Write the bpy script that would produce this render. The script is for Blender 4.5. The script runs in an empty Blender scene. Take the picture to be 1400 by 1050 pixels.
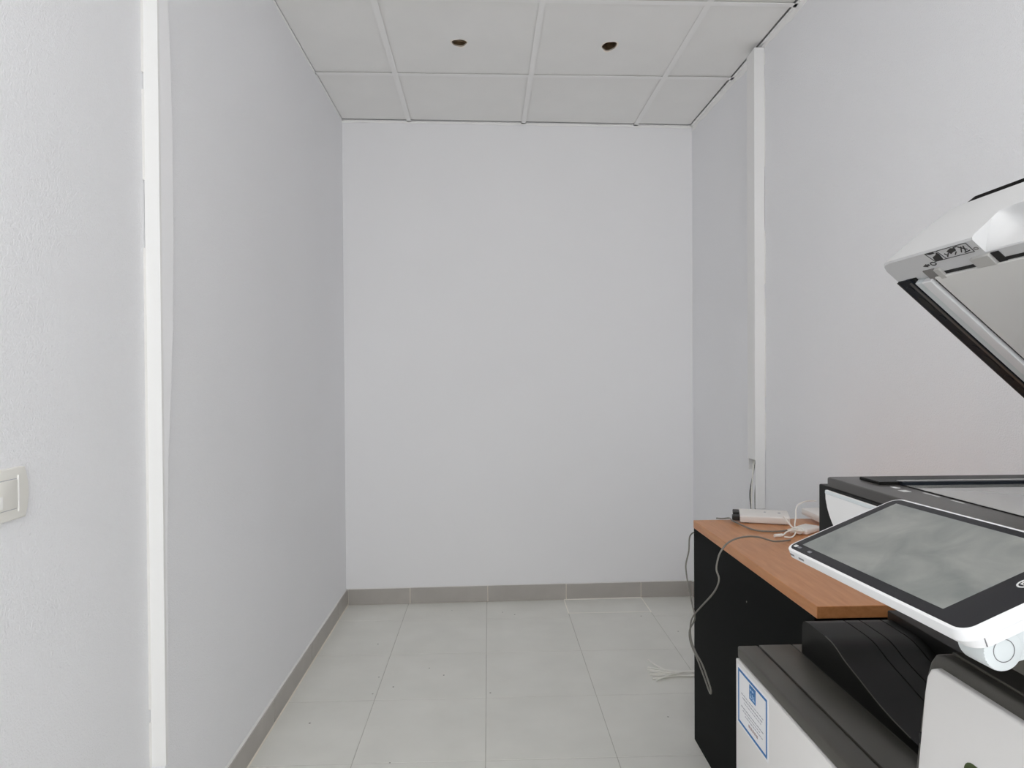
import bpy, bmesh, math, random
from mathutils import Vector, Matrix
from math import sin, cos, tan, pi, radians, sqrt
random.seed(7)
S = bpy.context.scene
C = S.collection

# ------------------------------------------------------------------ camera
EYE = Vector((0, 0, 1.1899))
PITCH, YAW, ROLL, FPX = -0.0105, 0.0343, -0.0063, 921.0
fw = Vector((sin(YAW)*cos(PITCH), cos(YAW)*cos(PITCH), sin(PITCH)))
rt = Vector((cos(YAW), -sin(YAW), 0))
up = rt.cross(fw)
rt, up = cos(ROLL)*rt + sin(ROLL)*up, -sin(ROLL)*rt + cos(ROLL)*up
cam = bpy.data.cameras.new('camera')
cam.sensor_width = 36.0
cam.sensor_fit = 'HORIZONTAL'
cam.lens = 36.0*FPX/1400.0
cam.clip_start = 0.02
co = bpy.data.objects.new('camera', cam)
C.objects.link(co)
co.matrix_world = Matrix(((rt.x, up.x, -fw.x, EYE.x), (rt.y, up.y, -fw.y, EYE.y),
                          (rt.z, up.z, -fw.z, EYE.z), (0, 0, 0, 1)))
S.camera = co

# ------------------------------------------------------------------ light
w = bpy.data.worlds.new('world')
S.world = w
w.use_nodes = True
bg = w.node_tree.nodes['Background']
bg.inputs[0].default_value = (0.99, 0.99, 1.0, 1)
bg.inputs[1].default_value = 4.0
S.view_settings.view_transform = 'Standard'
S.view_settings.look = 'None'
S.view_settings.gamma = 1.0
S.view_settings.use_curve_mapping = False
S.view_settings.exposure = 0.55
S.cycles.max_bounces = 14
S.cycles.diffuse_bounces = 10
# the glazed shop front behind the camera: its opening, as a portal for the daylight outside
WX0, WX1, WZ0, WZ1, REAR = -0.70, 1.05, 0.80, 2.42, -1.60
pl = bpy.data.lights.new('daylight_portal', 'AREA')
pl.shape = 'RECTANGLE'
pl.size = WX1-WX0
pl.size_y = WZ1-WZ0
pl.cycles.is_portal = True
po = bpy.data.objects.new('daylight_portal', pl)
C.objects.link(po)
po.location = ((WX0+WX1)/2, REAR-0.10, (WZ0+WZ1)/2)
po.rotation_euler = (radians(90), 0, 0)      # faces +Y, into the room

LAMP_W = 1.7                                  # each working ceiling downlight

# ------------------------------------------------------------------ materials
def mat(name, col, rough=0.5, metal=0.0, spec=0.5, bump=None, var=None, coat=0.0, ior=1.45):
    """bump=(scale, strength, distance); var=(scale, amount, detail)"""
    m = bpy.data.materials.new(name)
    m.use_nodes = True
    nt = m.node_tree
    b = nt.nodes['Principled BSDF']
    b.inputs['Base Color'].default_value = (*col, 1)
    b.inputs['Roughness'].default_value = rough
    b.inputs['Metallic'].default_value = metal
    b.inputs['Specular IOR Level'].default_value = spec
    b.inputs['IOR'].default_value = ior
    b.inputs['Coat Weight'].default_value = coat
    if bump or var:
        tc = nt.nodes.new('ShaderNodeTexCoord')
    if bump:
        n = nt.nodes.new('ShaderNodeTexNoise')
        n.inputs['Scale'].default_value = bump[0]
        n.inputs['Detail'].default_value = 3
        nt.links.new(tc.outputs['Object'], n.inputs['Vector'])
        bp = nt.nodes.new('ShaderNodeBump')
        bp.inputs['Strength'].default_value = bump[1]
        bp.inputs['Distance'].default_value = bump[2]
        nt.links.new(n.outputs['Fac'], bp.inputs['Height'])
        nt.links.new(bp.outputs['Normal'], b.inputs['Normal'])
    if var:
        n = nt.nodes.new('ShaderNodeTexNoise')
        n.inputs['Scale'].default_value = var[0]
        n.inputs['Detail'].default_value = var[2]
        nt.links.new(tc.outputs['Object'], n.inputs['Vector'])
        r = nt.nodes.new('ShaderNodeMapRange')
        r.inputs['From Min'].default_value = 0.3
        r.inputs['From Max'].default_value = 0.7
        r.inputs['To Min'].default_value = 1-var[1]
        r.inputs['To Max'].default_value = 1+var[1]
        nt.links.new(n.outputs['Fac'], r.inputs['Value'])
        mx = nt.nodes.new('ShaderNodeVectorMath')
        mx.operation = 'SCALE'
        mx.inputs[0].default_value = col
        nt.links.new(r.outputs['Result'], mx.inputs['Scale'])
        nt.links.new(mx.outputs['Vector'], b.inputs['Base Color'])
    return m

M = {}
M['wall'] = mat('wall_paint', (0.868, 0.869, 0.888), 0.75, spec=0.25, bump=(300, 0.6, 0.003), var=(1.3, 0.012, 3))
M['wall_smooth'] = mat('wall_paint_smooth', (0.856, 0.852, 0.864), 0.7, spec=0.25, bump=(90, 0.15, 0.001), var=(1.1, 0.012, 3))
M['tile_ceiling'] = mat('ceiling_tile_paint', (0.88, 0.875, 0.86), 0.85, spec=0.2, bump=(420, 0.3, 0.001), var=(6, 0.012, 4))
M['tee'] = mat('painted_tee', (0.91, 0.905, 0.895), 0.55, spec=0.3)
M['plenum'] = mat('plenum_dark', (0.035, 0.032, 0.03), 0.9)
M['lining'] = mat('cut_hole_lining', (0.13, 0.085, 0.045), 0.5, metal=0.2, var=(60, 0.4, 3))
M['clip_metal'] = mat('clip_metal', (0.55, 0.42, 0.3), 0.3, metal=1.0)
M['chipped'] = mat('chipped_edge', (0.93, 0.87, 0.78), 0.8)
M['pvc'] = mat('white_pvc', (0.84, 0.835, 0.83), 0.4, spec=0.4, var=(3, 0.01, 2))
M['pvc2'] = mat('white_trim_paint', (0.84, 0.835, 0.825), 0.45, spec=0.4)
M['caulk'] = mat('caulk', (0.80, 0.79, 0.77), 0.7)
M['grout'] = mat('grout_grey', (0.52, 0.505, 0.465), 0.9, var=(14, 0.12, 3))
M['grout_light'] = mat('grout_cream', (0.76, 0.71, 0.62), 0.9)
M['grout_new'] = mat('grout_new', (0.95, 0.92, 0.85), 0.8)
M['skirting'] = mat('skirting_tile', (0.44, 0.415, 0.385), 0.45, bump=(60, 0.05, 0.001), var=(7, 0.07, 5))
M['switch'] = mat('switch_plastic', (0.80, 0.785, 0.74), 0.5, spec=0.3)
M['switch_white'] = mat('switch_white', (0.88, 0.87, 0.85), 0.5, spec=0.3)
M['pvc_grey'] = mat('window_frame_paint', (0.70, 0.70, 0.70), 0.4)
M['white_plastic'] = mat('printer_white', (0.86, 0.855, 0.85), 0.38, spec=0.45, bump=(900, 0.06, 0.0004))
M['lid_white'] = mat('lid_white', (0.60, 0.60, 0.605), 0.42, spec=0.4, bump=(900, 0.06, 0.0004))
M['door_white'] = mat('printer_door_white', (0.80, 0.785, 0.77), 0.42, spec=0.4, bump=(900, 0.06, 0.0004))
M['panel_white'] = mat('panel_white', (0.78, 0.78, 0.788), 0.34)
M['tab_grey'] = mat('tab_grey', (0.50, 0.49, 0.47), 0.5)
M['bracket'] = mat('bracket_pale', (0.66, 0.70, 0.71), 0.4)
M['black_plastic'] = mat('printer_black', (0.007, 0.0068, 0.006), 0.38, spec=0.16, bump=(700, 0.12, 0.0005))
M['charcoal'] = mat('printer_charcoal', (0.070, 0.066, 0.056), 0.42, spec=0.5, bump=(800, 0.12, 0.0005))
M['rim'] = mat('scanner_rim', (0.05, 0.046, 0.042), 0.33, spec=0.6, bump=(800, 0.06, 0.0004))
M['black_gloss'] = mat('black_gloss', (0.012, 0.015, 0.020), 0.4, spec=0.12)
M['deep_black'] = mat('deep_black', (0.008, 0.008, 0.008), 0.6)
M['pad'] = mat('platen_pad', (0.74, 0.73, 0.71), 0.6, var=(9, 0.02, 3))
M['glass_bed'] = mat('scanner_glass', (0.30, 0.30, 0.29), 0.06, spec=0.7, ior=1.5)
M['paper'] = mat('paper', (0.86, 0.86, 0.88), 0.6)
M['ink_blue'] = mat('ink_blue', (0.035, 0.17, 0.42), 0.55)
M['ink_pale'] = mat('ink_pale_blue', (0.45, 0.60, 0.80), 0.55)
M['ink_grey'] = mat('ink_grey', (0.42, 0.42, 0.46), 0.6)
M['ink_red'] = mat('ink_brown', (0.45, 0.36, 0.36), 0.6)
M['ink_black'] = mat('ink_black', (0.02, 0.02, 0.02), 0.5)
M['ink_mid'] = mat('ink_mid', (0.22, 0.21, 0.20), 0.6)
M['green'] = mat('green_label', (0.05, 0.075, 0.018), 0.5)
M['bezel'] = mat('touch_bezel', (0.014, 0.014, 0.017), 0.25, spec=0.35)
M['icon'] = mat('panel_icon', (0.62, 0.62, 0.62), 0.5)
M['icon_dim'] = mat('panel_icon_dim', (0.16, 0.16, 0.17), 0.4)
M['cab_black'] = mat('cabinet_black', (0.004, 0.0048, 0.0048), 0.5, spec=0.04, bump=(350, 0.05, 0.0004))
M['cable_grey'] = mat('cable_grey', (0.22, 0.21, 0.185), 0.5)
M['cable_white'] = mat('cable_white', (0.88, 0.86, 0.81), 0.45)
M['cable_pale'] = mat('cable_pale', (0.86, 0.85, 0.80), 0.5)
M['cable_black'] = mat('cable_black', (0.03, 0.03, 0.03), 0.45)
M['device_white'] = mat('device_white', (0.80, 0.77, 0.74), 0.4)
M['feet'] = mat('rubber', (0.03, 0.03, 0.03), 0.7)

def emit_mat():
    m = mat('lamp_lens', (0.9, 0.9, 0.88), 0.4)
    b = m.node_tree.nodes['Principled BSDF']
    b.inputs['Emission Color'].default_value = (1, 0.975, 0.94, 1)
    b.inputs['Emission Strength'].default_value = 30
    return m
M['lamp_lens'] = emit_mat()

def screen_mat():
    m = mat('touch_screen_off', (0.16, 0.17, 0.165), 0.3, spec=0.55)
    nt = m.node_tree
    b = nt.nodes['Principled BSDF']
    tc = nt.nodes.new('ShaderNodeTexCoord')
    n = nt.nodes.new('ShaderNodeTexNoise')
    n.inputs['Scale'].default_value = 22
    n.inputs['Detail'].default_value = 6
    n.inputs['Distortion'].default_value = 0.8
    nt.links.new(tc.outputs['Object'], n.inputs['Vector'])
    r = nt.nodes.new('ShaderNodeValToRGB')
    r.color_ramp.elements[0].position = 0.3
    r.color_ramp.elements[0].color = (0.165, 0.178, 0.172, 1)
    r.color_ramp.elements[1].position = 0.7
    r.color_ramp.elements[1].color = (0.285, 0.29, 0.275, 1)
    nt.links.new(n.outputs['Fac'], r.inputs['Fac'])
    nt.links.new(r.outputs['Color'], b.inputs['Base Color'])
    r2 = nt.nodes.new('ShaderNodeMapRange')
    r2.inputs['To Min'].default_value = 0.22
    r2.inputs['To Max'].default_value = 0.45
    nt.links.new(n.outputs['Fac'], r2.inputs['Value'])
    nt.links.new(r2.outputs['Result'], b.inputs['Roughness'])
    return m
M['screen'] = screen_mat()

def floor_mat():
    m = mat('floor_tile_matt', (0.46, 0.455, 0.43), 0.5, spec=0.4)
    nt = m.node_tree
    b = nt.nodes['Principled BSDF']
    g = nt.nodes.new('ShaderNodeNewGeometry')
    n = nt.nodes.new('ShaderNodeTexNoise')
    n.inputs['Scale'].default_value = 5
    n.inputs['Detail'].default_value = 7
    nt.links.new(g.outputs['Position'], n.inputs['Vector'])
    r = nt.nodes.new('ShaderNodeValToRGB')
    r.color_ramp.elements[0].position = 0.3
    r.color_ramp.elements[0].color = (0.715, 0.71, 0.665, 1)
    r.color_ramp.elements[1].position = 0.72
    r.color_ramp.elements[1].color = (0.775, 0.77, 0.725, 1)
    nt.links.new(n.outputs['Fac'], r.inputs['Fac'])
    # sparse dark specks of dirt
    v = nt.nodes.new('ShaderNodeTexVoronoi')
    v.inputs['Scale'].default_value = 16
    nt.links.new(g.outputs['Position'], v.inputs['Vector'])
    lt = nt.nodes.new('ShaderNodeMath'); lt.operation = 'LESS_THAN'
    lt.inputs[1].default_value = 0.055
    nt.links.new(v.outputs['Distance'], lt.inputs[0])
    sep = nt.nodes.new('ShaderNodeSeparateColor')
    nt.links.new(v.outputs['Color'], sep.inputs['Color'])
    gt = nt.nodes.new('ShaderNodeMath'); gt.operation = 'GREATER_THAN'
    gt.inputs[1].default_value = 0.86
    nt.links.new(sep.outputs[0], gt.inputs[0])
    mu = nt.nodes.new('ShaderNodeMath'); mu.operation = 'MULTIPLY'
    nt.links.new(lt.outputs[0], mu.inputs[0]); nt.links.new(gt.outputs[0], mu.inputs[1])
    mx = nt.nodes.new('ShaderNodeMix'); mx.data_type = 'RGBA'
    mx.inputs[7].default_value = (0.16, 0.15, 0.13, 1)
    nt.links.new(mu.outputs[0], mx.inputs[0])
    nt.links.new(r.outputs['Color'], mx.inputs[6])
    nt.links.new(mx.outputs[2], b.inputs['Base Color'])
    bp = nt.nodes.new('ShaderNodeBump')
    bp.inputs['Strength'].default_value = 0.08
    bp.inputs['Distance'].default_value = 0.002
    nt.links.new(n.outputs['Fac'], bp.inputs['Height'])
    nt.links.new(bp.outputs['Normal'], b.inputs['Normal'])
    return m
M['floor_tile'] = floor_mat()

def wood_mat():
    m = mat('cherry_laminate', (0.46, 0.21, 0.09), 0.33, spec=0.5)
    nt = m.node_tree
    b = nt.nodes['Principled BSDF']
    g = nt.nodes.new('ShaderNodeNewGeometry')
    mp = nt.nodes.new('ShaderNodeMapping')
    mp.inputs['Scale'].default_value = (55, 6, 55)
    nt.links.new(g.outputs['Position'], mp.inputs['Vector'])
    n = nt.nodes.new('ShaderNodeTexNoise')
    n.inputs['Scale'].default_value = 1.6
    n.inputs['Detail'].default_value = 6
    n.inputs['Distortion'].default_value = 0.4
    nt.links.new(mp.outputs['Vector'], n.inputs['Vector'])
    r = nt.nodes.new('ShaderNodeValToRGB')
    r.color_ramp.elements[0].position = 0.3
    r.color_ramp.elements[0].color = (0.52, 0.215, 0.078, 1)
    r.color_ramp.elements[1].position = 0.7
    r.color_ramp.elements[1].color = (0.62, 0.28, 0.115, 1)
    nt.links.new(n.outputs['Fac'], r.inputs['Fac'])
    nt.links.new(r.outputs['Color'], b.inputs['Base Color'])
    return m
M['wood'] = wood_mat()

def pane_mat():
    m = bpy.data.materials.new('clear_pane')
    m.use_nodes = True
    nt = m.node_tree
    nt.nodes.remove(nt.nodes['Principled BSDF'])
    t = nt.nodes.new('ShaderNodeBsdfTransparent')
    t.inputs[0].default_value = (0.95, 0.96, 0.96, 1)
    gl = nt.nodes.new('ShaderNodeBsdfGlossy')
    gl.inputs['Roughness'].default_value = 0.02
    mx = nt.nodes.new('ShaderNodeMixShader')
    mx.inputs[0].default_value = 0.06
    nt.links.new(t.outputs[0], mx.inputs[1])
    nt.links.new(gl.outputs[0], mx.inputs[2])
    nt.links.new(mx.outputs[0], nt.nodes['Material Output'].inputs[0])
    return m
M['pane'] = pane_mat()

# ------------------------------------------------------------------ helpers
W = {}          # world position of every object's origin
def link(name, me, m, loc, parent):
    if m is not None and not me.materials:
        me.materials.append(M[m])
    o = bpy.data.objects.new(name, me)
    C.objects.link(o)
    loc = Vector(loc)
    W[o.name] = loc
    if parent is not None:
        o.parent = parent
        o.location = loc - W[parent.name]
    else:
        o.location = loc
    return o

def obj(name, bm, m, parent=None, smooth=False, top=False):
    """world-space bmesh -> one object with its origin at its base centre"""
    lo = Vector((min(v.co[i] for v in bm.verts) for i in range(3)))
    hi = Vector((max(v.co[i] for v in bm.verts) for i in range(3)))
    c = Vector(((lo.x+hi.x)/2, (lo.y+hi.y)/2, lo.z))
    bmesh.ops.recalc_face_normals(bm, faces=bm.faces)
    bmesh.ops.translate(bm, verts=bm.verts, vec=-c)
    me = bpy.data.meshes.new(name)
    bm.to_mesh(me)
    bm.free()
    if smooth:
        for p in me.polygons:
            p.use_smooth = True
        if smooth != 'all':
            try:
                me.set_sharp_from_angle(angle=radians(35))
            except Exception:
                pass
    return link(name, me, m, c, parent)

def empty(name, loc):
    o = bpy.data.objects.new(name, None)
    o.empty_display_size = 0.05
    C.objects.link(o)
    o.location = loc
    W[o.name] = Vector(loc)
    return o

def tag(o, label, cat=None, group=None, kind=None):
    o['label'] = label
    if cat:
        o['category'] = cat
    if group:
        o['group'] = group
    if kind:
        o['kind'] = kind
    return o

def box(x0, x1, y0, y1, z0, z1, bev=0.0, seg=2, bm=None):
    own = bmesh.new()
    vs = [own.verts.new(p) for p in ((x0, y0, z0), (x1, y0, z0), (x1, y1, z0), (x0, y1, z0),
                                     (x0, y0, z1), (x1, y0, z1), (x1, y1, z1), (x0, y1, z1))]
    for f in ((0, 3, 2, 1), (4, 5, 6, 7), (0, 1, 5, 4), (1, 2, 6, 5), (2, 3, 7, 6), (3, 0, 4, 7)):
        own.faces.new([vs[i] for i in f])
    if bev:
        bmesh.ops.bevel(own, geom=own.edges[:], offset=bev, segments=seg, profile=0.5, affect='EDGES')
    return merge(bm, own)

def merge(dst, src):
    if dst is None:
        return src
    me = bpy.data.meshes.new('tmp')
    src.to_mesh(me)
    src.free()
    dst.from_mesh(me)
    bpy.data.meshes.remove(me)
    return dst

def prism(poly, fn, a0, a1, bev=0.0, seg=2, bm=None, which='all'):
    """poly: list of (u,v); fn(u,v,a)->world point; swept from a0 to a1"""
    own = bmesh.new()
    A = [own.verts.new(fn(u, v, a0)) for u, v in poly]
    B = [own.verts.new(fn(u, v, a1)) for u, v in poly]
    own.faces.new(A)
    own.faces.new(B[::-1])
    n = len(poly)
    for i in range(n):
        own.faces.new((A[i], B[i], B[(i+1) % n], A[(i+1) % n]))
    bmesh.ops.recalc_face_normals(own, faces=own.faces)
    if bev:
        if which == 'all':
            ed = own.edges[:]
        elif which == 'a0':
            sa = set(A)
            ed = [e for e in own.edges if e.verts[0] in sa and e.verts[1] in sa]
        bmesh.ops.bevel(own, geom=ed, offset=bev, segments=seg, profile=0.5, affect='EDGES')
    return merge(bm, own)

def rrect(x0, x1, y0, y1, r, n=6):
    pts = []
    for cx, cy, a in ((x1-r, y0+r, -90), (x1-r, y1-r, 0), (x0+r, y1-r, 90), (x0+r, y0+r, 180)):
        for k in range(n+1):
            t = radians(a+90*k/n)
            pts.append((cx+r*cos(t), cy+r*sin(t)))
    return pts

XY = lambda u, v, a: Vector((u, v, a))      # prism along z
YZ = lambda u, v, a: Vector((a, u, v))      # outline in y,z swept in x
XZ = lambda u, v, a: Vector((u, a, v))      # outline in x,z swept in y

def spline(pts, n=8):
    P = [Vector(p) for p in pts]
    P = [2*P[0]-P[1]] + P + [2*P[-1]-P[-2]]
    out = []
    for i in range(1, len(P)-2):
        for k in range(n):
            t = k/n
            a, b, c, d = P[i-1], P[i], P[i+1], P[i+2]
            out.append(0.5*((2*b)+(c-a)*t+(2*a-5*b+4*c-d)*t*t+(3*b-a-3*c+d)*t**3))
    out.append(P[-2])
    return out

def tube(pts, r, sides=8, n=8, bm=None, taper=None):
    pts = spline(pts, n) if n else [Vector(p) for p in pts]
    own = bmesh.new()
    t = (pts[1]-pts[0]).normalized()
    u = t.orthogonal().normalized()
    rings = []
    for i, p in enumerate(pts):
        tn = (pts[min(i+1, len(pts)-1)]-pts[max(i-1, 0)]).normalized()
        u = (u - tn*u.dot(tn)).normalized()
        v = tn.cross(u)
        rings.append([own.verts.new(p+r*(cos(2*pi*k/sides)*u+sin(2*pi*k/sides)*v)) for k in range(sides)])
    for A, B in zip(rings, rings[1:]):
        for k in range(sides):
            own.faces.new((A[k], A[(k+1) % sides], B[(k+1) % sides], B[k]))
    own.faces.new(rings[0][::-1])
    own.faces.new(rings[-1])
    return merge(bm, own)

def disc(center, axis, r, h, n=28, bm=None, bev=0.0):
    """cylinder from center along axis for h"""
    ax = Vector(axis).normalized()
    u = ax.orthogonal().normalized()
    v = ax.cross(u)
    c = Vector(center)
    return prism([(r*cos(2*pi*k/n), r*sin(2*pi*k/n)) for k in range(n)],
                 lambda a, b, t: c+u*a+v*b+ax*t, 0, h, bev, 2, bm, 'all' if bev else 'all')

def clip(poly, a, b, c):
    """keep a*x+b*y<=c"""
    out = []
    for i in range(len(poly)):
        p, q = poly[i], poly[(i+1) % len(poly)]
        dp, dq = a*p[0]+b*p[1]-c, a*q[0]+b*q[1]-c
        if dp <= 0:
            out.append(p)
        if dp*dq < 0:
            t = dp/(dp-dq)
            out.append((p[0]+t*(q[0]-p[0]), p[1]+t*(q[1]-p[1])))
    return out

def area(p):
    return abs(sum(p[i][0]*p[(i+1) % len(p)][1]-p[(i+1) % len(p)][0]*p[i][1] for i in range(len(p))))/2 if len(p) > 2 else 0

# ------------------------------------------------------------------ room shell
H = 2.5273
XL, XLN, YSTEP = -0.7549, -0.785, 1.577      # far left wall, recessed near left wall, where they step
YB, SB = 3.569, 0.0277                        # back wall y = YB + SB x
XR, SR = 1.1023, -0.0217                      # right wall x = XR + SR (y-3.5)
back_y = lambda x: YB+SB*x
right_x = lambda y: XR+SR*(y-3.5)
TOPZ = H+0.16

bm = prism([(XL, back_y(XL)+0.1), (XL, YSTEP), (XLN, YSTEP), (XLN, REAR-0.12), (XLN-0.12, REAR-0.12), (XLN-0.12, back_y(XL)+0.1)], XY, 0, TOPZ)
tag(obj('wall_left', bm, 'wall'), 'long pale grey-white textured side wall with a light switch and a white vertical trim', 'wall', kind='structure')
bm = prism([(XL+0.0001, back_y(XL)), (right_x(3.6), back_y(1.1)), (right_x(3.6), back_y(1.1)+0.12), (XL+0.0001, back_y(XL)+0.12)], XY, 0, TOPZ)
tag(obj('wall_back', bm, 'wall_smooth'), 'smooth white end wall between the two side walls above a grey skirting', 'wall', kind='structure')
bm = prism([(right_x(REAR-0.12), REAR-0.12), (right_x(3.72), 3.72), (1.30, 3.72), (1.30, REAR-0.12)], XY, 0, TOPZ)
tag(obj('wall_right', bm, 'wall'), 'pale grey-white textured side wall behind the printer and cabinet', 'wall', kind='structure')
# wall behind the camera with the glazed shop front
bm = box(XLN, WX0, REAR-0.12, REAR, 0, TOPZ)
box(WX1, right_x(REAR), REAR-0.12, REAR, 0, TOPZ, bm=bm)
box(WX0, WX1, REAR-0.12, REAR, WZ1, TOPZ, bm=bm)
box(WX0, WX1, REAR-0.12, REAR, 0, WZ0, bm=bm)
tag(obj('wall_front', bm, 'wall'), 'white wall around the glazed shop front facing the end wall', 'wall', kind='structure')
win = empty('window_1', ((WX0+WX1)/2, REAR-0.05, WZ0))
tag(win, 'tall glazed shop front letting daylight in opposite the end wall', 'window', kind='structure')
mid = (WX0+WX1)/2
fr = box(WX0, WX0+0.04, REAR-0.08, REAR-0.03, WZ0, WZ1)
box(WX1-0.04, WX1, REAR-0.08, REAR-0.03, WZ0, WZ1, bm=fr)
box(mid-0.02, mid+0.02, REAR-0.08, REAR-0.03, WZ0, WZ1, bm=fr)
box(WX0+0.04, WX1-0.04, REAR-0.08, REAR-0.03, WZ0, WZ0+0.04, bm=fr)
box(WX0+0.04, WX1-0.04, REAR-0.08, REAR-0.03, WZ1-0.04, WZ1, bm=fr)
obj('window_frame', fr, 'pvc_grey', win)
for x0, x1 in ((WX0+0.04, mid-0.02), (mid+0.02, WX1-0.04)):
    obj('pane', box(x0, x1, REAR-0.058, REAR-0.052, WZ0+0.04, WZ1-0.04), 'pane', win)

# floor: mortar bed with separate tiles
fl = tag(obj('floor', box(XLN-0.02, 1.26, REAR-0.12, 3.70, -0.06, -0.0012), 'grout'), 'floor of square matt grey ceramic tiles with thin joints', 'floor', kind='structure')
J = 0.00125
cols = [-1.254, -0.842, -0.430, -0.018, 0.393, 0.810, 1.222]
rows0 = [3.31-0.41*k for k in range(0, 12)]
rows0 = [y for y in rows0 if y > REAR-0.3]
for ci in range(len(cols)-1):
    rows = list(rows0)
    if ci == 4:
        rows[0] = 3.365
    rows = [3.75]+rows
    for ri in range(len(rows)-1):
        y1, y0 = rows[ri], rows[ri+1]
        p = [(cols[ci]+J, y0+J), (cols[ci+1]-J, y0+J), (cols[ci+1]-J, y1-J), (cols[ci]+J, y1-J)]
        lx = XL if y0 > 1.5 else XLN
        p = clip(p, -1, 0, -(lx+0.001))
        p = clip(p, 1, -SR, XR-SR*3.5-0.001)
        p = clip(p, -SB, 1, YB-0.001)
        p = clip(p, 0, -1, -(REAR-0.1))
        if area(p) < 1e-3:
            continue
        dz = random.uniform(-0.0003, 0.0003)
        bm = prism(p, XY, -0.01, dz, 0.0007, 1)
        obj('floor_tile', bm, 'floor_tile', fl)
# pale new grout round the relaid tile by the end wall
g = box(0.3905, 0.3955, 3.36, back_y(0.393)-0.009, -0.005, 0.0008)
box(0.8075, 0.8125, 3.355, back_y(0.81)-0.009, -0.005, 0.0008, bm=g)
box(0.393, 0.81, 3.3625, 3.3665, -0.005, 0.0007, bm=g)
prism([(0.393, back_y(0.393)-0.015), (0.81, back_y(0.81)-0.015), (0.81, back_y(0.81)-0.009), (0.393, back_y(0.393)-0.009)], XY, -0.004, 0.003, bm=g)
tag(obj('grout_seam', g, 'grout_new', fl), 'pale cream grout seam')

# skirtings: cream mortar strip with tiles on it
SK = 0.0815
def skirt(name, label, a, b, joints, nrm, bead):
    """a, b: floor points of wall run; joints: distances along it; nrm: into the room"""
    a, b, nrm = Vector((*a, 0)), Vector((*b, 0)), Vector((*nrm, 0))
    d = (b-a).normalized()
    L = (b-a).length
    f = lambda u, v, s: a+d*s+nrm*u+Vector((0, 0, v))
    base = tag(obj(name, prism([(0, 0.0008), (0.0075, 0.0008), (0.0075, SK-0.003), (0, SK-0.003)], f, 0, L), 'grout_light'), label, 'baseboard', kind='structure')
    js = [0]+joints+[L]
    for s0, s1 in zip(js, js[1:]):
        top = SK+random.uniform(-0.0012, 0.0012)
        prof = [(0.0005, 0.0018), (0.009, 0.0018), (0.009, top), (0.0005, top)]
        obj('skirting_tile', prism(prof, f, s0+0.0018, s1-0.0018, 0.0006, 1), 'skirting', base)
    tb = prism([(0, SK-0.0005), (0.006 if bead else 0.0035, SK-0.0005), (0.002, SK+0.004), (0, SK+0.005)], f, 0, L)
    obj('paint_bead', tb, 'caulk', base)
    if bead:
        obj('grout_bead', prism([(0.0088, 0), (0.0125, 0), (0.0088, 0.0045)], f, 0, L), 'grout_light', base)
    return base
yb0 = back_y(XL)
skirt('baseboard_left', 'grey tile skirting along the foot of the side wall with the switch', (XL, yb0-0.001), (XL, YSTEP+0.06),
      [yb0-3.32, yb0-2.832, yb0-2.340, yb0-1.85], (1, 0), True)
nb = Vector((SB, -1)).normalized()
skirt('baseboard_back', 'grey tile skirting along the foot of the end wall', (XL+0.011, back_y(XL+0.011)), (right_x(3.6)-0.011, back_y(1.09)),
      [x-XL-0.011 for x in (-0.4215, -0.0129, 0.4054, 0.8099)], (nb.x, nb.y), False)
nr = Vector((-1, SR)).normalized()
skirt('baseboard_right', 'grey tile skirting behind the cabinet along the side wall', (right_x(3.59), 3.59), (right_x(2.25), 2.25),
      [0.40, 0.81, 1.22], (nr.x, nr.y), False)

# ceiling: dark plenum, exposed tee grid, lay-in tiles
ce = tag(obj('ceiling', box(XLN-0.02, 1.25, REAR-0.1, 3.70, TOPZ-0.03, TOPZ+0.05), 'plenum'), 'suspended ceiling of off-white tiles in a painted metal grid', 'ceiling', kind='structure')
GX, GY, GR = -0.4038, 3.0024, 0.0079
def G(i, j, dz=0.0):
    a, b = i*0.6, -j*0.6
    return (GX+a-GR*b, GY+b+GR*a)
def clip_room(p, m, left):
    p = clip(p, -1, 0, -(left+m))
    p = clip(p, 1, -SR, XR-SR*3.5-m)
    p = clip(p, -SB, 1, YB-m)
    p = clip(p, 0, -1, -(REAR+m))
    return p
FT = 0.0012
def tee(p):
    p = clip_room(p, 0.002, XL if sum(q[1] for q in p)/len(p) > 1.2 else XLN)
    if area(p) > 1e-4:
        obj('ceiling_tee', prism(p, XY, H, H+FT, 0), 'tee', ce)
hw = 0.0118/0.6
for i in range(-1, 3):                          # main runners towards the end wall, in lengths
    for j0, j1 in ((-2, 1), (1, 4), (4, 8)):
        lo = G(i, j1)
        if i == -1:
            continue
        tee([G(i-hw, j0), G(i+hw, j0), G(i+hw, j1), G(i-hw, j1)])
for j in range(0, 8):                           # cross tees
    for i in range(-1, 3):
        tee([G(i+hw, j-hw), G(i+1-hw, j-hw), G(i+1-hw, j+hw), G(i+hw, j+hw)])

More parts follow.
